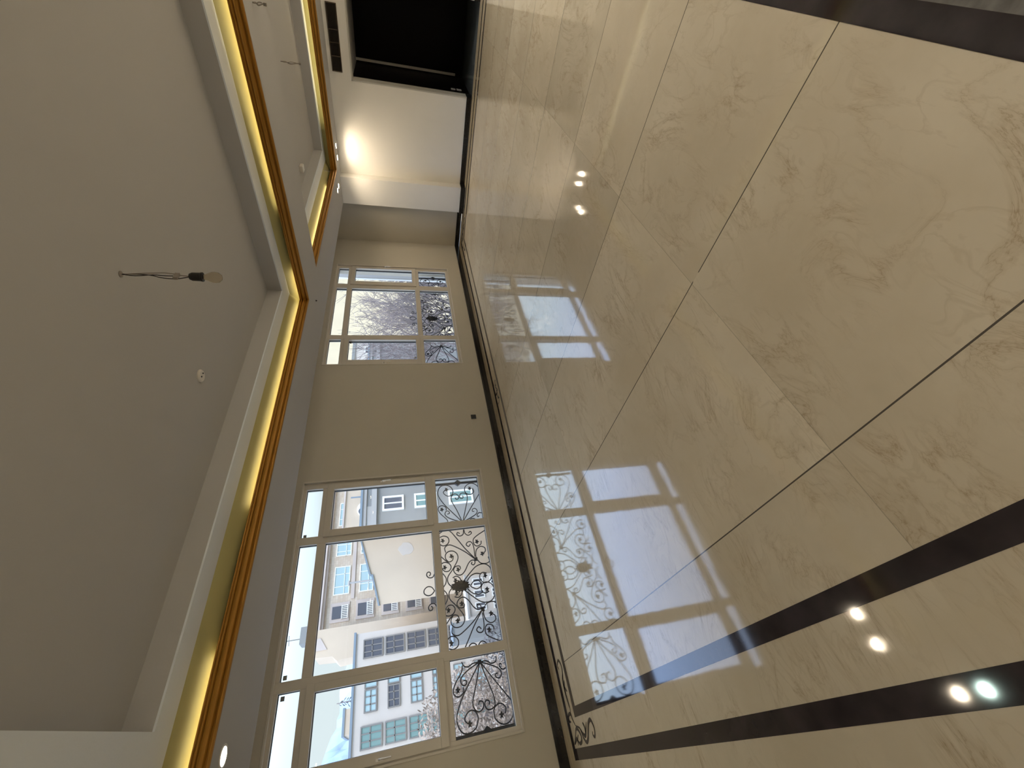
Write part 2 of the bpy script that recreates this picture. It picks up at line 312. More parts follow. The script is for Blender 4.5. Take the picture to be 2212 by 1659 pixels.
# ------------------------------------------------------------------ ceiling with two coffers
CZ, LZ, PZ = 2.64, 2.84, 3.0
T1 = (0.0, 4.85, -0.45, 3.54); T2 = (5.62, 9.15, -0.45, 3.55)               # lower openings x0 x1 y0 y1
OFF1 = dict(a=(0.20, 0.06, .13, .13), b=(0.484, 0.29, .34, .34)); OFF2 = dict(a=(0.06, -.13, .13, .14), b=(0.29, 0.05, .34, .36))
def shear(x, y): return x + (y - 3.54) * (.062 if x < 2 else .024)      # the coffers are a little out of square
def inset(T, o): return (T[0]+o[0], T[1]-o[1], T[2]+o[2], T[3]-o[3])
def ringf(bm, A, za, B, zb):
    pa = [(A[0],A[2],za),(A[1],A[2],za),(A[1],A[3],za),(A[0],A[3],za)]; pb = [(B[0],B[2],zb),(B[1],B[2],zb),(B[1],B[3],zb),(B[0],B[3],zb)]
    pa = [(shear(x, y), y, z) for x, y, z in pa]; pb = [(shear(x, y), y, z) for x, y, z in pb]
    for i in range(4): quad(bm, pa[i], pa[(i+1) % 4], pb[(i+1) % 4], pb[i])
u = lambda o: (o, o, o, o)
bm = bmesh.new()
xs = [XL-.25, T1[0], T1[1], T2[0], T2[1], 10.07]; ys = [YN-.25, -0.45, 3.54, 4.35]
for i in range(5):
    for j in range(3):
        if j == 1 and i in (1, 3): continue
        y0, y1 = ys[j], ys[j+1]
        s0 = [shear(q_, max(y0, -.45) if y0 < 4 else 3.54) - q_ for q_ in xs]; s1 = [shear(q_, max(-.45, min(y1, 3.54))) - q_ for q_ in xs]
        quad(bm, (xs[i] + s0[i]*(i > 0), y0, CZ), (xs[i+1] + s0[i+1]*(i < 4), y0, CZ), (xs[i+1] + s1[i+1]*(i < 4), y1, CZ), (xs[i] + s1[i]*(i > 0), y1, CZ))
# bulkhead face and the higher ceiling over the windows
quad(bm, (XL-.25, 4.35, CZ), (10.07, 4.35, CZ), (10.07, 4.35, 3.12), (XL-.25, 4.35, 3.12))
quad(bm, (XL-.25, 4.35, 3.12), (10.07, 4.35, 3.12), (10.07, WY, 3.12), (XL-.25, WY, 3.12))
quad(bm, (XL-.25, YN-.25, 3.25), (10.07, YN-.25, 3.25), (10.07, WY+.25, 3.25), (XL-.25, WY+.25, 3.25))
T2 = (5.62, 9.15, -0.45, 3.54)
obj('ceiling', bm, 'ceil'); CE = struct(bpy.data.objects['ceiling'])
for T, O in ((T1, OFF1), (T2, OFF2)):
    A, B = inset(T, O['a']), inset(T, O['b']); S = inset(T, u(-.09))
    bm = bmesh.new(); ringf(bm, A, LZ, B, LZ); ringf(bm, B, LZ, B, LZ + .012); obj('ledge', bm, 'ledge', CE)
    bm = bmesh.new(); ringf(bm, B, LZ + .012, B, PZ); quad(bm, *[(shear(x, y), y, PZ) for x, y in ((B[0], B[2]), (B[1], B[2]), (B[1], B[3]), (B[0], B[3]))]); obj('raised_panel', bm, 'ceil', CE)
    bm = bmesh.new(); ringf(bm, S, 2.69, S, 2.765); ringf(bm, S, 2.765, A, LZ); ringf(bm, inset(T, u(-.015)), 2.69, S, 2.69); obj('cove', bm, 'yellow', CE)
# gold mouldings round both coffers
PROF = [(-.015,2.641),(.002,2.641),(.010,2.643),(.016,2.649),(.017,2.656),(.012,2.662),(.002,2.664),(-.004,2.668),(-.004,2.672),(.003,2.675),(.010,2.681),(.015,2.690),(.016,2.700),(.013,2.709),(.004,2.712),(-.003,2.714),(-.003,2.718),(.004,2.720),(.010,2.725),(.011,2.732),(.006,2.737),(.001,2.739),(.001,2.742),(.007,2.745),(.008,2.751),(.003,2.755),(-.015,2.755)]
for k, T in enumerate((T1, T2)):
    bm = bmesh.new()
    for (o0, z0), (o1, z1) in zip(PROF, PROF[1:] + PROF[:1]): ringf(bm, inset(T, u(o0)), z0, inset(T, u(o1)), z1)
    bmesh.ops.remove_doubles(bm, verts=bm.verts, dist=1e-5)
    struct(obj('trim_%d' % (k+1), bm, 'gold'))
# led tape behind the gold lips: lengths that still work and lengths that are dead
def led(label, segs, grp, zl=2.722):
    t = thing('led_strip', label, 'led strip', ((segs[0][0]+segs[0][1])/2, (segs[0][2]+segs[0][3])/2, 2.70), grp)
    for x0, x1, y0, y1, on in segs:
        dx = shear(x0, (y0+y1)/2) - x0; x0 += dx; x1 += dx; box('lit_length' if on else 'dead_length', (x0, x1, y0, y1, zl, zl + .01), 'led' if on else 'led_off', t)
G = 'led tape hidden in the ceiling coves'
q = 0.045; w = .006
led('yellow led tape along the window side of the large near coffer, dead in one stretch', [(0, .88, 3.54+q-w, 3.54+q+w, 1), (.88, 1.98, 3.54+q-w, 3.54+q+w, 0), (1.98, 4.85, 3.54+q-w, 3.54+q+w, 1)], G)
led('yellow lit led tape along the beam side of the large near ceiling coffer', [(4.85+q-w, 4.85+q+w, -.4, 2.35, 1), (4.85+q-w, 4.85+q+w, 2.35, 3.15, 0), (4.85+q-w, 4.85+q+w, 3.15, 3.54, 1)], G)
led('led tape along the left side of the large near ceiling coffer', [(-q-w, -q+w, -.4, 3.5, 1)], G)
led('yellow lit led tape on the doorway side of the second, far ceiling coffer', [(9.15+q-w, 9.15+q+w, -.4, 2.95, 1), (9.15+q-w, 9.15+q+w, 2.95, 3.5, 0)], G, 2.742)
led('yellow lit led tape on the window side of the second, far ceiling coffer', [(5.62, 8.5, 3.54+q-w, 3.54+q+w, 1), (8.5, 9.15, 3.54+q-w, 3.54+q+w, 0)], G, 2.742)
led('led tape on the beam side of the second, far ceiling coffer', [(5.62-q-w, 5.62-q+w, -.4, 3.5, 1)], G, 2.742)
# ------------------------------------------------------------------ windows
def sc(v): return v * 1.0093
def zc(v): return 1.5 + (v - 1.5) * 1.0093
def frame_rect(bm, x0, x1, z0, z1, t, y0, y1):      # a rectangular ring
    for r in ((x0, x1, z0, z0+t), (x0, x1, z1-t, z1)): bx(bm, r[0], r[1], y0, y1, r[2], r[3])
    for r in ((x0, x0+t), (x1-t, x1)): bx(bm, r[0], r[1], y0, y1, z0+t, z1-t)
def window(idx, O, cols, sashes, hands):
    x0, x1, z0, z1 = O; root = thing('window_%d' % idx, None, None, ((x0+x1)/2, WY, z0)); struct(root)
    YF, YG = 5.410, 5.455; zr = [zc(v) for v in (0.465, 1.078, 1.172, 2.463, 2.56, 2.76)]
    bm = bmesh.new(); X = [sc(v) for v in cols]
    bx(bm, x0, X[0], YF, YG+.03, z0, z1); bx(bm, X[5], x1, YF, YG+.03, z0, z1)
    for a, b in ((X[1], X[2]), (X[3], X[4])): bx(bm, a, b, YF, YG+.03, z0, z1)
    for a, b in ((z0, zr[0]), (zr[1], zr[2]), (zr[3], zr[4]), (zr[5], z1)):
        for c, d in ((X[0], X[1]), (X[2], X[3]), (X[4], X[5])): bx(bm, c, d, YF, YG+.03, a, b)
    obj('frame', bm, 'pvc', root, bevel=.003)
    bm = bmesh.new(); frame_rect(bm, x0-.0, x1+.0, z0-.0, z1, .022, WY-.008, YF+.002); obj('architrave', bm, 'pvc', root, bevel=.003)
    for i, (a, b) in enumerate(((X[0], X[1]), (X[2], X[3]), (X[4], X[5]))):
        for j, (c, d) in enumerate(((zr[0], zr[1]), (zr[2], zr[3]), (zr[4], zr[5]))):
            if j == 1 and i != 1: continue
            bm = bmesh.new(); frame_rect(bm, a, b, c, d, .005, YG-.012, YG+.01); p = obj('seal', bm, 'seal', root)
            box('pane', (a+.004, b-.004, YG, YG+.006, c+.004, d-.004), 'glass', root)
    for (sx0, sx1, g0, g1), hd in zip(sashes, hands):
        a, b, c, d = [sc(v) for v in (sx0, sx1, g0, g1)]; s0, s1, t0, t1 = zc(1.142), zc(2.50), zc(1.222), zc(2.42)
        bm = bmesh.new(); bx(bm, a, b, YF-.024, YG+.02, s0, t0); bx(bm, a, b, YF-.024, YG+.02, t1, s1); bx(bm, a, c, YF-.024, YG+.02, t0, t1); bx(bm, d, b, YF-.024, YG+.02, t0, t1)
        sash = obj('sash', bm, 'pvc', root, bevel=.004)
        bm = bmesh.new(); frame_rect(bm, c, d, t0, t1, .005, YG-.02, YG+.01); obj('seal', bm, 'seal', sash)
        box('pane', (c+.004, d-.004, YG, YG+.006, t0+.004, t1-.004), 'glass', sash)
        hx = b - .03 if hd > 0 else a + .03; bm = bmesh.new(); yy = YF - .024
        bx(bm, hx-.012, hx+.012, yy-.008, yy, 1.76, 1.83); tube(bm, [(hx, yy-.005, 1.80), (hx, yy-.04, 1.80), (hx, yy-.047, 1.79), (hx, yy-.047, 1.69)], .008, 8)
        obj('handle', bm, 'chrome', sash)
    return root
window(1, BIG, (.205, .877, .972, 2.352, 2.450, 3.112), ((.173, .905, .262, .832), (2.425, 3.155, 2.511, 3.077)), (0, 1))
window(2, SMALL, (5.512, 6.163, 6.283, 7.790, 7.943, 8.540), ((5.465, 6.19, 5.592, 6.128), (7.905, 8.60, 8.028, 8.525)), (0, 1))
W1, W2 = bpy.data.objects['window_1'], bpy.data.objects['window_2']
for x0, x1, z0, z1 in ((2.485, 2.525, 2.712, 2.748), (1.000, 1.040, 2.716, 2.752), (0.825, 0.865, 2.712, 2.748)): box('sticker', (x0, x1, 5.4515, 5.4545, z0, z1), 'dark_frame', W1)
for x, z in ((6.17, 2.40), (5.75, 1.25)):
    bm = bmesh.new(); prism(bm, [(x+.022*math.cos(a*math.pi/5), z+.022*math.sin(a*math.pi/5)) for a in range(10)], 5.4515, 5.4545); obj('sticker', bm, 'dark_frame', W2)
# ------------------------------------------------------------------ wrought iron grilles outside the glass
GR_SCROLLS=[[(0.846,0.727),(1.087,0.919),(1.206,0.997),(1.303,1.033),(1.387,1.018),(1.438,0.969),(1.441,0.896),(1.404,0.836),(1.331,0.811),(1.273,0.84),(1.264,0.894),(1.299,0.94),(1.335,0.951),(1.362,0.926)],[(0.845,0.718),(1.032,0.589),(1.204,0.466),(1.28,0.419),(1.369,0.429),(1.432,0.491),(1.434,0.565),(1.383,0.627),(1.313,0.636),(1.269,0.605),(1.258,0.551),(1.299,0.504),(1.352,0.516)],[(0.851,0.728),(1.025,0.785),(1.165,0.841),(1.23,0.848),(1.276,0.821),(1.287,0.78),(1.258,0.742),(1.213,0.74),(1.199,0.775),(1.228,0.79)],[(0.845,0.716),(0.921,0.696),(1.058,0.653),(1.18,0.616),(1.26,0.615),(1.289,0.657),(1.284,0.703),(1.241,0.723),(1.205,0.707),(1.216,0.673),(1.246,0.676)],[(0.847,0.924),(0.907,0.94),(0.994,1.014),(1.063,1.047),(1.109,1.031),(1.121,0.982),(1.089,0.936),(1.046,0.936)],[(0.847,0.735),(0.893,0.851),(0.943,0.932),(0.988,0.958),(1.03,0.937),(1.027,0.903),(0.995,0.895),(0.985,0.928)],[(0.849,0.709),(0.896,0.598),(0.943,0.517),(0.992,0.496),(1.029,0.523),(1.019,0.56),(0.989,0.564),(0.983,0.538)],[(0.947,0.426),(0.957,0.474),(0.923,0.506),(0.898,0.496),(0.91,0.477)],[(0.845,0.718),(0.846,0.648),(0.881,0.591),(0.866,0.54),(0.819,0.529)],[(0.844,0.744),(0.846,0.804),(0.868,0.862),(0.854,0.906),(0.811,0.927)],[(0.739,0.724),(0.668,0.738),(0.648,0.784),(0.672,0.822),(0.701,0.811),(0.683,0.783)],[(0.738,0.719),(0.677,0.711),(0.644,0.669),(0.666,0.623),(0.697,0.633),(0.677,0.661)],[(0.714,1.063),(0.747,0.992),(0.731,0.913),(0.621,0.833),(0.47,0.736),(0.313,0.615)],[(0.66,1.056),(0.674,1.004),(0.647,0.95),(0.593,0.94),(0.551,0.97),(0.54,1.021),(0.568,1.063),(0.615,1.068)],[(0.685,0.434),(0.622,0.555),(0.575,0.608),(0.51,0.606),(0.48,0.569),(0.499,0.515),(0.544,0.502)],[(0.341,0.617),(0.477,0.616),(0.544,0.641),(0.55,0.687),(0.518,0.713),(0.489,0.683),(0.517,0.656)],[(0.308,0.616),(0.425,0.742),(0.523,0.888),(0.541,0.954),(0.51,1.003),(0.447,0.996)],[(0.406,1.065),(0.324,0.985),(0.332,0.919),(0.39,0.9)],[(0.323,0.974),(0.365,1.003),(0.42,1.0),(0.455,0.956),(0.45,0.89),(0.399,0.845),(0.328,0.851),(0.22,0.924),(0.14,0.991),(0.075,1.002),(0.021,0.97),(0.006,0.909),(0.027,0.848),(0.088,0.841),(0.127,0.885),(0.114,0.935)],[(0.308,1.067),(0.32,1.018),(0.298,0.965),(0.249,0.943),(0.205,0.974),(0.207,1.028),(0.249,1.061)],[(0.299,0.629),(0.299,0.673),(0.261,0.717),(0.177,0.771),(0.135,0.825),(0.149,0.883),(0.202,0.915),(0.247,0.889),(0.248,0.834),(0.211,0.824)],[(0.293,0.629),(0.265,0.625),(0.239,0.648),(0.255,0.674),(0.279,0.662)],[(0.305,0.594),(0.362,0.603),(0.433,0.582),(0.469,0.525),(0.447,0.47),(0.4,0.466),(0.369,0.502)],[(0.305,0.594),(0.25,0.551),(0.236,0.475),(0.261,0.431),(0.318,0.439)],[(0.039,0.82),(0.142,0.71),(0.218,0.612),(0.233,0.509),(0.186,0.443),(0.097,0.424),(0.032,0.449),(-0.002,0.501),(0.006,0.554),(0.047,0.587),(0.099,0.585),(0.127,0.547),(0.112,0.494)],[(0.041,0.766),(0.105,0.704),(0.127,0.636),(0.113,0.571)],[(0.185,1.056),(0.118,1.019),(0.058,1.03),(0.013,1.065)],[(0.195,1.161),(0.157,1.185),(0.156,1.232),(0.188,1.259),(0.222,1.249),(0.223,1.219),(0.196,1.21),(0.178,1.228)]]
GR_LOOPS=[[(-0.016,0.722),(0.029,0.682),(0.042,0.631),(0.01,0.587),(-0.04,0.594),(-0.06,0.645),(-0.04,0.696),(-0.016,0.722)],[(-0.009,1.173),(0.039,1.208),(0.049,1.259),(0.017,1.299),(-0.027,1.299),(-0.055,1.255),(-0.045,1.209),(-0.009,1.173)]]
GR_LEAVES=[(1.37,0.903),(1.356,0.557),(1.062,0.995),(0.609,1.021),(0.54,0.561),(0.387,0.924),(0.254,1.023),(0.205,0.855),(0.076,0.902),(0.367,0.511),(0.084,0.515)]
def grille(xc, sxx, label):
    YG = 5.60; root = thing('window_grille', label, 'window grille', (xc, YG, .40))
    def P(x, z): return Vector((xc + x * sxx, YG, z))
    for s in (-1, 1):
        for S in GR_SCROLLS:
            bm = bmesh.new(); pts = catmull([P(x * s, z) for x, z in S], 5); tube(bm, pts, .0068, 6); obj('scroll', bm, 'iron', root, smooth=True)
        for (x, z) in GR_LEAVES:
            bm = bmesh.new(); c = P(x * s, z)
            poly = [(-.034,-.004),(-.016,.012),(-.006,.034),(.004,.012),(.022,.020),(.034,.014),(.022,.002),(.030,-.016),(.010,-.010),(-.004,-.030),(-.012,-.010)]
            prism(bm, [(c.x + a * s, c.z + b) for a, b in poly], YG-.004, YG+.004); obj('leaf', bm, 'iron', root)
        for (nx, nz) in ((.846, .725), (.308, .608)):                       # forged collars where the bars meet
            bm = bmesh.new(); c = P(nx * s, nz); bx(bm, c.x-.022, c.x+.022, YG-.014, YG+.014, c.z-.022, c.z+.022); obj('collar', bm, 'iron', root, bevel=.005)
        px = xc + s * 1.462 * sxx; bm = bmesh.new(); bx(bm, px-.013, px+.013, YG-.013, YG+.013, .395, 1.10)
        dz = .73; prism(bm, [(px-.045, dz), (px, dz-.055), (px+.045, dz), (px, dz+.055)], YG-.02, YG+.02); obj('post', bm, 'iron', root)
        px = xc + s * 1.515 * sxx; box('outer_post', (px-.008, px+.008, YG-.01, YG+.01, .395, 1.10), 'white_frame', root)
    for S in GR_LOOPS:
        bm = bmesh.new(); tube(bm, catmull([P(x, z) for x, z in S], 5), .0068, 6); obj('scroll', bm, 'iron', root, smooth=True)
    bm = bmesh.new(); ro = []
    for k in range(28):
        a = 2*math.pi*k/28; r = 1 + (.20 if k % 2 else -.08); ro.append((xc + .062*r*math.cos(a), .848 + .105*r*math.sin(a)*(.75+.25*abs(math.sin(a)))))
    prism(bm, ro, YG-.016, YG+.008)
    for k in range(8):
        a = 2*math.pi*k/8; bx(bm, xc+.035*math.cos(a)-.012, xc+.035*math.cos(a)+.012, YG-.026, YG-.012, .848+.06*math.sin(a)-.014, .848+.06*math.sin(a)+.014)
    obj('rosette', bm, 'iron_matt', root)
    box('bottom_rail', (xc-1.47*sxx, xc+1.47*sxx, YG-.012, YG+.012, .395, .420), 'iron', root)
grille(1.69, 1.0, 'black wrought iron scroll grille outside the large left window')
grille(7.11, 1.035, 'black wrought iron scroll grille outside the small far window by the corner')
# ------------------------------------------------------------------ doorway into the dark hall
d = thing('door_1', None, None, (9.76, 1.4, 0)); struct(d)
box('casing', [(9.75, 10.01, DY1-.02, DY1, BH, DZ), (9.75, 10.01, DY0, DY0+.02, BH, DZ), (9.75, 10.01, DY0, DY1, DZ-.02, DZ)], 'pale', d)
struct(box('wall_hall_side', (10.01, 11.6, DY1, DY1+.12, 0, 2.6), 'dark_wood'))
struct(box('wall_hall_far', (11.42, 11.54, -1.2, DY1, 0, 2.6), 'dark_wood'))
struct(box('wall_hall_left', (10.01, 11.54, -1.32, -1.2, 0, 2.6), 'dark_wood'))
struct(box('floor_hall', (9.76, 11.54, -1.2, DY1+.12, -0.12, 0.0), 'grey_floor'))
struct(box('ceiling_hall', (10.01, 11.6, -1.32, DY1+.12, DZ, DZ+.1), 'light_grey'))
struct(box('trim_3', (11.385, 11.42, DY1-.075, DY1-.03, .17, DZ), 'pale'))
tag(box('reflection_plate', (10.27, 10.36, DY1-.012, DY1, .275, .36), 'light_grey'), 'pale grey plate imitating a window reflection low on the black side wall of the doorway, upper of two', 'plate', 'reflection plates in the doorway')  # flat plates stand in for bluish window reflections in the black panel
tag(box('reflection_plate', (10.27, 10.36, DY1-.012, DY1, .15, .245), 'light_grey'), 'pale grey plate imitating a window reflection low on the black side wall of the doorway, lower of two', 'plate', 'reflection plates in the doorway')
# air grille above the doorway
v = thing('air_vent', 'dark brown slatted air vent grille in the wall above the doorway', 'air vent', (9.76, 1.55, 2.41))
bm = bmesh.new(); a0, a1, b0, b1 = 1.072, 2.026, 2.405, 2.578
for r in ((a0, a1, b0, b0+.013), (a0, a1, b1-.013, b1)): bx(bm, 9.742, 9.76, r[0], r[1], r[2], r[3])
for r in ((a0, a0+.013), (a1-.013, a1)): bx(bm, 9.742, 9.76, r[0], r[1], b0+.013, b1-.013)
obj('frame', bm, 'vent', v)
for f in (.37, .56, .76): box('divider', (9.744, 9.757, a0+(a1-a0)*f-.006, a0+(a1-a0)*f+.006, b0+.013, b1-.013), 'vent', v)
for k in range(12):
    z = b0 + .02 + k * .0118; bm = bmesh.new(); quad(bm, (9.745, a0+.01, z), (9.745, a1-.01, z), (9.757, a1-.01, z+.007), (9.757, a0+.01, z+.007)); obj('slat', bm, 'vent', v)
box('backing', (9.757, 9.7595, a0+.005, a1-.005, b0+.005, b1-.005), 'plastic_black', v)
# black wall socket
s = thing('wall_socket', 'small black square socket low on the window wall between the windows', 'socket', (4.23, WY, .364))
box('plate', (4.186, 4.272, WY-.010, WY, .322, .408), 'plastic_black', s, bevel=.003); box('rocker', (4.20, 4.258, WY-.013, WY-.010, .336, .394), 'seal', s)
# ------------------------------------------------------------------ downlights
def downlight(x, y, label, lens='lamp_warm', e=24, z=CZ, rad=.045, grp='recessed ceiling spotlights', col=(1.0, .82, .6), ang=150):
    t = thing('downlight', label, 'ceiling spotlight', (x, y, z), grp)
    bm = bmesh.new(); lathe(bm, [(rad+.014, z-.004), (rad+.014, z), (rad, z), (rad, z-.004), (rad+.014, z-.004)], x, y, cap=False)
    obj('trim_ring', bm, 'white_plastic', t)
    bm = bmesh.new(); lathe(bm, [(rad, z-.003), (rad, z-.001)], x, y); obj('lens', bm, lens, t)
    L = bpy.data.lights.new('downlight_lamp', 'SPOT'); L.energy = e; L.spot_size = math.radians(ang); L.spot_blend = .6; L.shadow_soft_size = .04; L.color = col
    o = bpy.data.objects.new('downlight_lamp', L); COL.objects.link(o); o.parent = t; o.location = (0, 0, -.012)
downlight(9.45, 3.19, 'lit round ceiling spotlight close to the doorway wall, nearer the doorway', e=14, ang=160)
downlight(9.46, 3.41, 'lit round ceiling spotlight close to the doorway wall, nearer the pillar', e=14, ang=160)
downlight(9.10, 3.82, 'lit round ceiling spotlight between far coffer and window recess, nearer the pillar', e=16)
downlight(8.88, 3.82, 'lit round ceiling spotlight between far coffer and window recess, farther from the pillar', e=16)
downlight(0.34, 3.73, 'glowing round ceiling spotlight beside the near coffer above the large window', e=8, rad=.05)
downlight(0.09, 3.73, 'lit warm ceiling spotlight mirrored in the marble floor, left of the near coffer corner', e=8)
downlight(-0.33, 3.33, 'lit warm ceiling spotlight mirrored in the dark floor band', e=8)
downlight(-0.33, 3.12, 'lit greenish ceiling spotlight mirrored in the dark floor band', 'lamp_cool', e=8, col=(.75, 1, .88))
k = 0
for x, wx, FILL in ((-2.8, 'leftmost', 190), (0.6, 'second from the left', 95), (4.4, 'third from the left', 190), (7.4, 'rightmost', 470)):  # out-of-view fill spotlights, added to brighten the whole room
    for y, wy in ((-2.7, 'near row'), (-3.8, 'rear row')):
        downlight(x, y, 'added white fill spotlight over the unseen back of the room, %s, %s' % (wy, wx), e=FILL, grp='added fill spotlights over the back part of the room', col=(.96, .98, 1), rad=.07)
# ------------------------------------------------------------------ hanging bulb, ceiling fittings, loose wires
b = thing('pendant_bulb', 'bare light bulb in black holder hanging on loose wires from the near coffer', 'light bulb', (2.378, 1.593, PZ)); bx0, by0 = 2.378, 1.593
def wv(dx, dy, z): return (bx0+dx, by0+dy, z)
for pts, m in (([(0,0,3.0),(.006,0,2.93),(.0,.0,2.86),(-.014,.006,2.80),(-.016,.008,2.74),(-.012,.004,2.70),(0,0,2.665)], 'wire'),
               ([(0,0,3.0),(-.004,.004,2.93),(.004,0,2.85),(.002,.002,2.78),(.002,0,2.735)], 'wire'), ([(0,0,2.98),(.004,-.006,2.92),(.014,-.006,2.84),(.016,-.008,2.79),(.012,-.004,2.73)], 'wire_white'),
               ([(.01,-.002,2.73),(.006,0,2.70),(.002,0,2.668)], 'wire_white')):
    bm = bmesh.new(); tube(bm, catmull([wv(*p) for p in pts], 4), .0028, 6); obj('cable', bm, m, b, smooth=True)
bm = bmesh.new(); bx(bm, bx0-.024, bx0+.022, by0-.008, by0+.008, 2.722, 2.745); obj('terminal_block', bm, 'wire_white', b)
bm = bmesh.new(); lathe(bm, [(.006, 2.672), (.018, 2.668), (.024, 2.655), (.025, 2.612), (.027, 2.610), (.027, 2.602), (.020, 2.601)], bx0, by0); obj('bulb_holder', bm, 'plastic_black', b)
bm = bmesh.new(); lathe(bm, [(.014, 2.601), (.016, 2.59), (.024, 2.574), (.031, 2.555), (.032, 2.54), (.028, 2.522), (.016, 2.508), (.003, 2.504)], bx0, by0); obj('bulb', bm, 'bulb', b, smooth=True)
bm = bmesh.new(); lathe(bm, [(.018, 3.0), (.018, 2.996), (.004, 2.993)], bx0, by0); obj('ceiling_hook', bm, 'wire_white', b)
t = thing('ceiling_rose', 'small round pale plastic ceiling fitting with two dark holes beside the bulb', 'ceiling fitting', (2.593, 2.629, PZ))
bm = bmesh.new(); lathe(bm, [(.05, 3.0), (.05, 2.992), (.042, 2.984), (.02, 2.982)], 2.593, 2.629); obj('cover', bm, 'white_plastic', t)
for dx in (-.018, .018): 
    bm = bmesh.new(); lathe(bm, [(.006, 2.984), (.006, 2.978)], 2.593+dx, 2.629-.01, 10); obj('screw', bm, 'plastic_black', t)
def hanging(x, y, z, ln, label):
    bm = bmesh.new(); tube(bm, catmull([(x, y, z), (x+.02, y, z-ln*.25), (x-.01, y+.01, z-ln*.5), (x+.015, y, z-ln*.8), (x+.03, y, z-ln)], 4), .006, 6)
    tube(bm, catmull([(x, y, z), (x-.015, y, z-ln*.3), (x+.01, y-.01, z-ln*.6), (x+.02, y, z-ln*.9)], 4), .004, 6)
    bx(bm, x+.012, x+.045, y-.01, y+.012, z-ln-.012, z-ln+.012)
    tag(obj('loose_wires', bm, 'wire_white'), label, 'wires')
hanging(7.59, 1.56, PZ, .24, 'loose twisted wires hanging from the middle of the far coffer')
hanging(5.08, 0.66, CZ, .09, 'short loose wires poking out of the ceiling beam between the coffers')
t = thing('junction_box', 'small white box fixed to the far coffer panel near its window end', 'junction box', (7.58, 2.95, PZ)); box('body', (7.52, 7.64, 2.90, 3.0, 2.95, 3.0), 'white_plastic', t, bevel=.004); box('lid', (7.525, 7.635, 2.905, 2.995, 2.946, 2.95), 'white_frame', t)
bm = bmesh.new(); lathe(bm, [(.012, 2.64), (.010, 2.630), (.003, 2.62)], 5.19, 3.80, 10); tag(obj('ceiling_hook', bm, 'wire'), 'tiny dark hook in the ceiling near the near coffer corner', 'hook')
bm = bmesh.new(); tube(bm, [(8.60, 3.35, 2.80), (8.61, 3.36, 2.70)], .006, 6); tag(obj('ceiling_hook', bm, 'wire_white'), 'thin grey rod sticking down at the window side corner of the far coffer', 'hook')
# ------------------------------------------------------------------ outside: ground, buildings, trees, mountain
ZG = -9.0
bm = bmesh.new(); quad(bm, (-200, 6.5, ZG), (300, 6.5, ZG), (300, 1500, ZG), (-200, 1500, ZG)); struct(obj('ground', bm, 'ground'))
def ext_window(par, x0, x1, z0, z1, y, fm, pm, mull=(.5,), rail=None, t=.05, name='window'):
    bm = bmesh.new(); frame_rect(bm, x0, x1, z0, z1, t, y-.05, y+.03)
    for f in mull: bx(bm, x0+(x1-x0)*f-.022, x0+(x1-x0)*f+.022, y-.04, y+.03, z0, z1)
    if rail: bx(bm, x0, x1, y-.04, y+.03, z0+(z1-z0)*rail-.02, z0+(z1-z0)*rail+.02)
    w_ = obj(name, bm, fm, par); box('pane', (x0+.02, x1-.02, y-.01, y+.01, z0+.02, z1-.02), pm, w_)
# grey rendered building with banded parapet
g = thing('building', 'grey rendered building with white windows and stepped parapet, nearest the large window', 'building', (11, 15, ZG))
bm = bmesh.new(); footprint(bm, [(6.84, 15), (17, 15), (18.5, 18.8), (9.2, 18.8)], ZG, 2.53); obj('wall', bm, 'grey_render', g)
box('cornice', [(6.78, 17, 14.86, 15.2, 2.53, 2.71), (6.78, 17, 14.86, 15.2, 2.89, 3.02)], 'light_grey', g)
box('parapet_band', (6.84, 17, 14.93, 15.2, 2.71, 2.89), 'mid_grey', g)
for k in range(6): box('parapet_panel', (7.0 + k*1.5, 7.75 + k*1.5, 14.915, 14.94, 2.715, 2.885), 'light_grey', g)
box('roof_edge', (6.74, 17, 14.8, 15.25, 3.02, 3.10), 'roof_metal', g)
for z0, z1, pm in ((1.55, 2.33, 'pane_dark'), (.30, 1.16, 'pane_green'), (-1.10, -.14, 'pane_green'), (-3.4, -2.4, 'pane_dark')):
    ext_window(g, 7.53, 8.12, z0, z1, 14.98, 'white_frame', pm, mull=(.5,), t=.07); ext_window(g, 10.6, 11.3, z0, z1, 14.98, 'white_frame', pm, t=.07)
# beige house behind it
h = thing('building', 'beige plastered house rising behind the grey building, with an arched dormer', 'building', (13, 19, ZG))
bm = bmesh.new(); footprint(bm, [(8.95, 19), (17.2, 19), (18.2, 26), (12.6, 26)], ZG, 4.21); obj('wall', bm, 'beige_render', h); box('roof_edge', (8.9, 17.2, 18.92, 19.1, 4.21, 4.28), 'pink_stone', h)
bm = bmesh.new(); prism(bm, [(9.74 + .40*math.cos(a*math.pi/12), 3.26 + .42*math.sin(a*math.pi/12)) for a in range(13)], 18.9, 19.0); dm = obj('dormer', bm, 'white_frame', h)
bm = bmesh.new(); prism(bm, [(9.62 + .20*math.cos(a*math.pi/12), 3.36 + .24*math.sin(a*math.pi/12)) for a in range(13)], 18.87, 18.9); obj('pane', bm, 'pane_dark', dm)
bm = bmesh.new(); tube(bm, [(10.25, 18.7, 3.0), (10.25, 18.7, 3.95)], .035); obj('flue', bm, 'roof_metal', h)
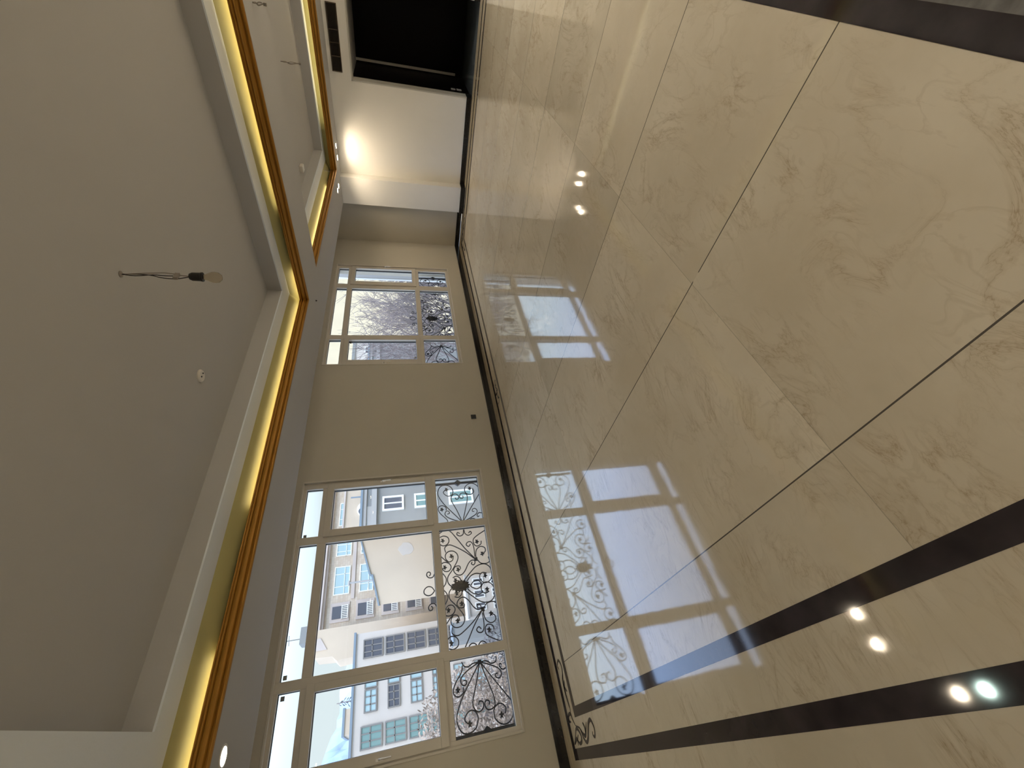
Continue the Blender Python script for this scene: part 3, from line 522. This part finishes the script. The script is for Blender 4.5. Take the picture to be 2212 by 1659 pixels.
# blank gable wall with metal coping
g2 = thing('building', 'big blank beige gable wall with sloping metal roof edge, centre of the large window', 'building', (7.2, 20, ZG))
bm = bmesh.new(); prism(bm, [(8.66, ZG), (8.66, 3.52), (7.05, 3.06), (7.04, 2.97), (5.77, 2.66), (5.75, ZG)], 20, 29, 2.9); obj('wall', bm, 'beige_render', g2)
bm = bmesh.new(); prism(bm, [(8.70, 3.52), (8.70, 3.58), (7.02, 3.13), (7.02, 3.04), (5.72, 2.73), (5.72, 2.66), (7.06, 2.97), (7.07, 3.06)], 19.93, 29, 2.9); obj('coping', bm, 'roof_metal', g2)
bm = bmesh.new(); tube(bm, [(6.95, 20.3, 3.0), (6.95, 20.3, 4.0)], .04); tube(bm, [(6.86, 20.3, 4.0), (7.04, 20.3, 4.0)], .05); obj('flue', bm, 'light_grey', g2)
bm = bmesh.new(); prism(bm, [(8.05 + .30*math.cos(a*math.pi/8)*(1+.15*math.sin(a*2.1)), 1.52 + .34*math.sin(a*math.pi/8)*(1+.1*math.cos(a*1.7))) for a in range(16)][::-1], 19.988, 20.0); obj('plaster_patch', bm, 'white_render', g2)
# stone clad facade with cornice
st = thing('building', 'pale stone clad facade with cornice and blue windows behind the gable wall', 'building', (16, 32, ZG))
bm = bmesh.new(); footprint(bm, [(7.78, 32), (27, 32), (29, 42), (10.8, 42)], ZG, 6.86); obj('wall', bm, 'stone', st)
box('cornice', [(7.79, 27, 31.55, 32.4, 6.98, 7.28), (7.79, 27, 31.75, 32.2, 6.84, 6.98)], 'pink_stone', st)
for z0, z1 in ((5.38, 6.42), (3.82, 4.74), (2.25, 3.2), (.6, 1.6), (-1, 0)):
    for x0, x1 in ((10.25, 12.15), (12.90, 14.05), (15.2, 17.1), (18.5, 20.4)): ext_window(st, x0, x1, z0, z1, 31.97, 'white_frame', 'pane_blue', mull=(.28, .72), rail=.35, t=.06)
    box('window_panel', (9.9, 14.6, 31.93, 32.0, z0-.34, z0-.12), 'pink_stone', st)
for zb, zt in ((5.80, 6.38), (4.20, 4.77), (2.60, 3.12), (1.0, 1.53), (-.6, -.05)):
    box('window_surround', (8.55, 9.75, 31.93, 32.0, zb-.50, zt+.12), 'pink_stone', st)
    box('window', (8.76, 9.52, 31.90, 31.94, zb, zt), 'pane_dark', st)
    bm = bmesh.new(); bx(bm, 8.72, 9.56, 31.86, 31.92, zb-.05, zb); bx(bm, 8.72, 9.56, 31.86, 31.92, zb-.42, zb-.37)
    for k in range(8): bx(bm, 8.74+k*.108, 8.79+k*.108, 31.87, 31.91, zb-.38, zb-.04)
    obj('balustrade', bm, 'white_frame', st); box('balustrade_recess', (8.72, 9.56, 31.922, 31.935, zb-.37, zb-.05), 'pane_dark', st)
# stepped roof neighbour
n_ = thing('building', 'plain beige building with stepped roof line left of the stone facade', 'building', (7, 30, ZG))
bm = bmesh.new(); prism(bm, [(7.77, ZG), (7.77, 6.92), (6.33, 6.87), (6.26, 5.89), (6.0, 5.62), (6.03, 5.06), (6.03, ZG)], 30, 31.9, .0); obj('wall', bm, 'beige_render', n_)
bm = bmesh.new(); prism(bm, [(7.3, 6.9), (7.3, 6.6), (6.66, 6.2), (6.64, 6.88)], 29.95, 30); obj('gable_panel', bm, 'pink_stone', n_)
# roof tank and aerial
rt = thing('roof_tank', 'grey water tank with aerial standing on the far roof', 'roof tank', (7.3, 34, 7.28))
box('tank', (7.9, 8.9, 33, 34, 7.35, 8.4), 'mid_grey', rt); box('stand', (7.7, 9.1, 32.9, 34.1, 6.86, 7.35), 'dark_frame', rt)
bm = bmesh.new(); tube(bm, [(8.3, 33.4, 8.35), (8.3, 33.4, 9.5)], .03); tube(bm, [(7.95, 33.4, 9.4), (8.65, 33.4, 9.45)], .02); tube(bm, [(8.0, 33.4, 9.1), (8.6, 33.4, 9.15)], .02); obj('aerial', bm, 'dark_frame', rt)
# white apartment building
wb = thing('building', 'off white apartment building with rows of dark windows, left in the large window', 'building', (0, 24, ZG))
box('wall', (-14, 5.76, 24, 36, ZG, 3.96), 'white_render', wb); box('roof_edge', (-14.1, 5.82, 23.9, 24.3, 3.96, 4.06), 'roof_metal', wb)
for k in range(6):
    z = 2.72 - k * 1.01
    for xx in (4.65, 1.33, -2.0, -5.3, -8.6): ext_window(wb, xx, xx+.80, z, z+.90, 23.97, 'dark_frame', 'pane_dark' if xx > 3 else 'pane_green', mull=(.33, .66), rail=.55, t=.05)
    for xx in (2.57, -.8, -4.1):
        ext_window(wb, xx, xx+.86, z+.24, z+.79, 23.97, 'dark_frame', 'pane_blue' if k != 1 else 'pane_dark', mull=(.34, .68), rail=.5, t=.05); ext_window(wb, xx+.9, xx+1.16, z+.24, z+.79, 23.97, 'dark_frame', 'pane_blue', mull=(), t=.04)
# low white annexe and grey block in the yard
an = thing('building', 'low white annexe with small square windows seen through the grille of the large window', 'building', (4.5, 19, ZG))
box('wall', (4.35, 5.9, 18.4, 19.9, ZG, -.9), 'white_render', an); box('roof_edge', (4.3, 5.95, 18.3, 18.5, -.9, -.82), 'light_grey', an)
box('side_wing', (1.6, 4.35, 18.9, 19.9, ZG, -1.9), 'white_render', an)
for r in range(4):
    for c_ in range(3): ext_window(an, 4.5+c_*.47, 4.82+c_*.47, -1.6-r*.75, -1.15-r*.75, 18.38, 'white_frame', 'pane_dark', mull=(.5,), t=.04)
    for c_ in range(4): ext_window(an, 1.75+c_*.62, 2.15+c_*.62, -2.6-r*.75, -2.15-r*.75, 18.88, 'white_frame', 'pane_green', mull=(.5,), t=.04)
yb = thing('shed', 'square blue grey block in the yard below the off white apartment building', 'shed', (3.7, 18, ZG)); box('wall', (3.42, 4.05, 17.6, 18.3, ZG, -.10), 'mid_grey', yb); box('roof', (3.38, 4.09, 17.55, 18.3, -.10, -.06), 'roof_metal', yb)
# cream building beyond the bare trees
cb = thing('building', 'cream building behind the bare branches of the small window', 'building', (28, 22, ZG))
box('wall', (24.2, 48, 22, 31, ZG, 9), 'cream_render', cb)
for k in range(3): ext_window(cb, 24.6, 25.6, .4-k*2.6, 1.7-k*2.6, 21.96, 'white_frame', 'pane_dark', t=.1)
lb = thing('building', 'white building beside the cream one, left in the small window', 'building', (22, 23, ZG)); box('wall', (18.5, 24.2, 21.0, 31, ZG, 4.6), 'white_render', lb); box('roof_edge', (18.4, 24.19, 20.9, 21.2, 4.6, 4.8), 'mid_grey', lb)
for k in range(4): ext_window(lb, 22.5, 23.3, 3.0-k*2.2, 4.0-k*2.2, 20.96, 'white_frame', 'pane_dark', t=.08)
# neighbouring wing close to the small window
nw = thing('building', 'close grey rendered wing wall at the right edge of the small window', 'building', (11, 6, ZG)); box('wall', (9.62, 12, 5.75, 6.3, ZG, 4.2), 'light_grey', nw); box('corner_strip', (9.60, 9.66, 6.3, 6.34, ZG, 4.2), 'white_frame', nw)
# a conifer and a small pale house on the slope behind
cf = thing('conifer', 'dark conifer standing up against the snowy mountain', 'tree', (7.85, 60, ZG)); rnd = random.Random(2)
bm = bmesh.new(); tube(bm, [(7.85, 60, ZG), (7.85, 60, 9.4)], [.22, .04], 6); obj('trunk', bm, 'bark', cf); bm = bmesh.new()
for k in range(60):
    z = 2.5 + 6.7*k/60; r = .25 + 1.5*(1-k/60)*rnd.uniform(.55, 1); a = k*2.4
    quad(bm, (7.85, 60, z+.15), (7.85+r*math.cos(a-.25), 60+r*math.sin(a-.25), z-.1), (7.85+r*1.15*math.cos(a), 60+r*1.15*math.sin(a), z-.25), (7.85+r*math.cos(a+.25), 60+r*math.sin(a+.25), z-.1))
obj('foliage', bm, 'shrub_leaf', cf)
hh = thing('building', 'tiny pale house with flat roof on the slope before the mountain', 'building', (5.1, 50, ZG)); box('wall', (4.1, 6.0, 50, 54, ZG, 7.3), 'beige_render', hh); box('roof', (4.0, 6.1, 49.9, 54, 7.3, 7.5), 'roof_metal', hh)
# mountain with snow
random.seed(4); bm = bmesh.new(); N = 90; rows = []
def ridge(x):
    pts = [(-400, 140), (0, 139), (42, 136), (72, 124), (110, 112), (130, 116), (179, 106), (200, 104), (260, 70), (500, 60)]
    for (a, b_), (c_, d_) in zip(pts, pts[1:]):
        if a <= x <= c_: return b_ + (d_-b_)*(x-a)/(c_-a)
    return 60
for j in range(9):
    row = []
    for i in range(N):
        x = -400 + 900*i/(N-1); f = j/8; row.append(bm.verts.new((x + random.uniform(-3, 3), 900 - 240*f + random.uniform(-12, 12)*(j > 0), ZG + (ridge(x)*1.0 + 9 + random.uniform(-2.2, 2.2)) * (1-f)**1.1 + random.uniform(-4, 4)*(0 < j < 8))))
    rows.append(row)
for a, b_ in zip(rows, rows[1:]):
    for i in range(N-1): bm.faces.new((a[i], a[i+1], b_[i+1], b_[i]))
tag(obj('mountain', bm, 'snow'), 'hazy blue mountain ridge with snow on the horizon of the large window', 'mountain')
# trees
def branch(bm, p, d, L, r, depth, rnd, up=.05, minr=.007):
    n = 4; pts = [p]; dd = d.copy()
    for i in range(n):
        dd = (dd + Vector((rnd.uniform(-.16, .16), rnd.uniform(-.16, .16), rnd.uniform(-.12, .14) + up))).normalized(); pts.append(pts[-1] + dd * L / n)
    tube(bm, pts, [r*(1-.45*i/n) for i in range(n+1)], 5 if r > .03 else 3, cap=False)
    out = [pts[-1]]
    if depth == 0: return out
    k = rnd.choice((3, 3, 4))
    for i in range(k):
        q = pts[rnd.randint(2, n)] if i else pts[-1]; side = Vector((rnd.uniform(-1, 1), rnd.uniform(-1, 1), rnd.uniform(-.5, .8))).normalized()
        out += branch(bm, q, (dd*.75 + side*.75).normalized(), L*rnd.uniform(.62, .82), max(r*.56, minr), depth-1, rnd, up, minr)
    return out
def bare_tree(x, y, h, seed, label, lean=(0, 0, 1), depth=6):
    t = thing('bare_tree', label, 'tree', (x, y, ZG), 'bare trees outside the small window'); rnd = random.Random(seed)
    bm = bmesh.new(); top = Vector((x, y, ZG + h)); tube(bm, [(x, y, ZG), (x+.05, y, ZG+h*.5), top], [.2, .16, .12], 8); obj('trunk', bm, 'bark', t)
    bm = bmesh.new()
    for a in range(5):
        an_ = a*2*math.pi/5 + rnd.uniform(-.4, .4); branch(bm, top - Vector((0, 0, rnd.uniform(0, 1.2))), Vector((math.cos(an_)*.8, math.sin(an_)*.6, .75)).normalized(), rnd.uniform(1.6, 2.1), .085, depth, rnd)
    obj('branches', bm, 'bark', t, smooth=True)
bare_tree(11.4, 9.3, 7.4, 3, 'leafless tree at the left side of the small window', depth=5)
bare_tree(14.2, 10.3, 8.0, 8, 'leafless tree toward the grey wing wall at the right of the small window', depth=5)
def leafy(x, y, zc_, rx, rz, n, seed, label, m, size=.10, name='dry_tree', trunk=True, cat='tree'):
    rnd = random.Random(seed); t = thing(name, label, cat, (x, y, ZG)); bm = bmesh.new()
    if trunk:
        tube(bm, [(x, y, ZG), (x, y, zc_)], [.15, .08], 8)
        for k in range(14):
            a = rnd.uniform(0, 6.28); tube(bm, [(x, y, zc_-rz*.7+k*.06), (x+math.cos(a)*rx*.8, y+math.sin(a)*rx*.6, zc_+rnd.uniform(-.5, .8)*rz)], [.04, .01], 4)
        obj('trunk', bm, 'bark', t); bm = bmesh.new()
    for k in range(n):
        a = rnd.uniform(0, 6.28); c_ = rnd.uniform(-1, 1); rr = rnd.random() ** .4; s_ = math.sqrt(1-c_*c_)
        p = Vector((x+rx*rr*s_*math.cos(a), y+rx*rr*s_*math.sin(a), zc_+rz*rr*c_)); e1 = Vector((rnd.gauss(0,1), rnd.gauss(0,1), rnd.gauss(0,1))).normalized(); e2 = e1.orthogonal().normalized(); z_ = size*rnd.uniform(.6, 1.3)
        quad(bm, p, p+e1*z_+e2*z_*.4, p+e1*z_*1.8, p+e1*z_-e2*z_*.4)
    obj('foliage', bm, m, t)
leafy(0.85, 13.0, -.34, 1.2, 1.7, 6500, 5, 'tree with dry brown leaves in front of the off white apartment building', 'dry_leaf', .062)
leafy(2.6, 15.7, -2.9, 1.35, 2.2, 3500, 6, 'dense grey brown shrubbery in the yard below the blue grey block', 'shrub_leaf', .11, 'shrub', cat='shrub')
leafy(-2.9, 15.5, -1.4, 1.6, 2.2, 3000, 7, 'dry leaved tree standing further left in the yard', 'dry_leaf', .10)
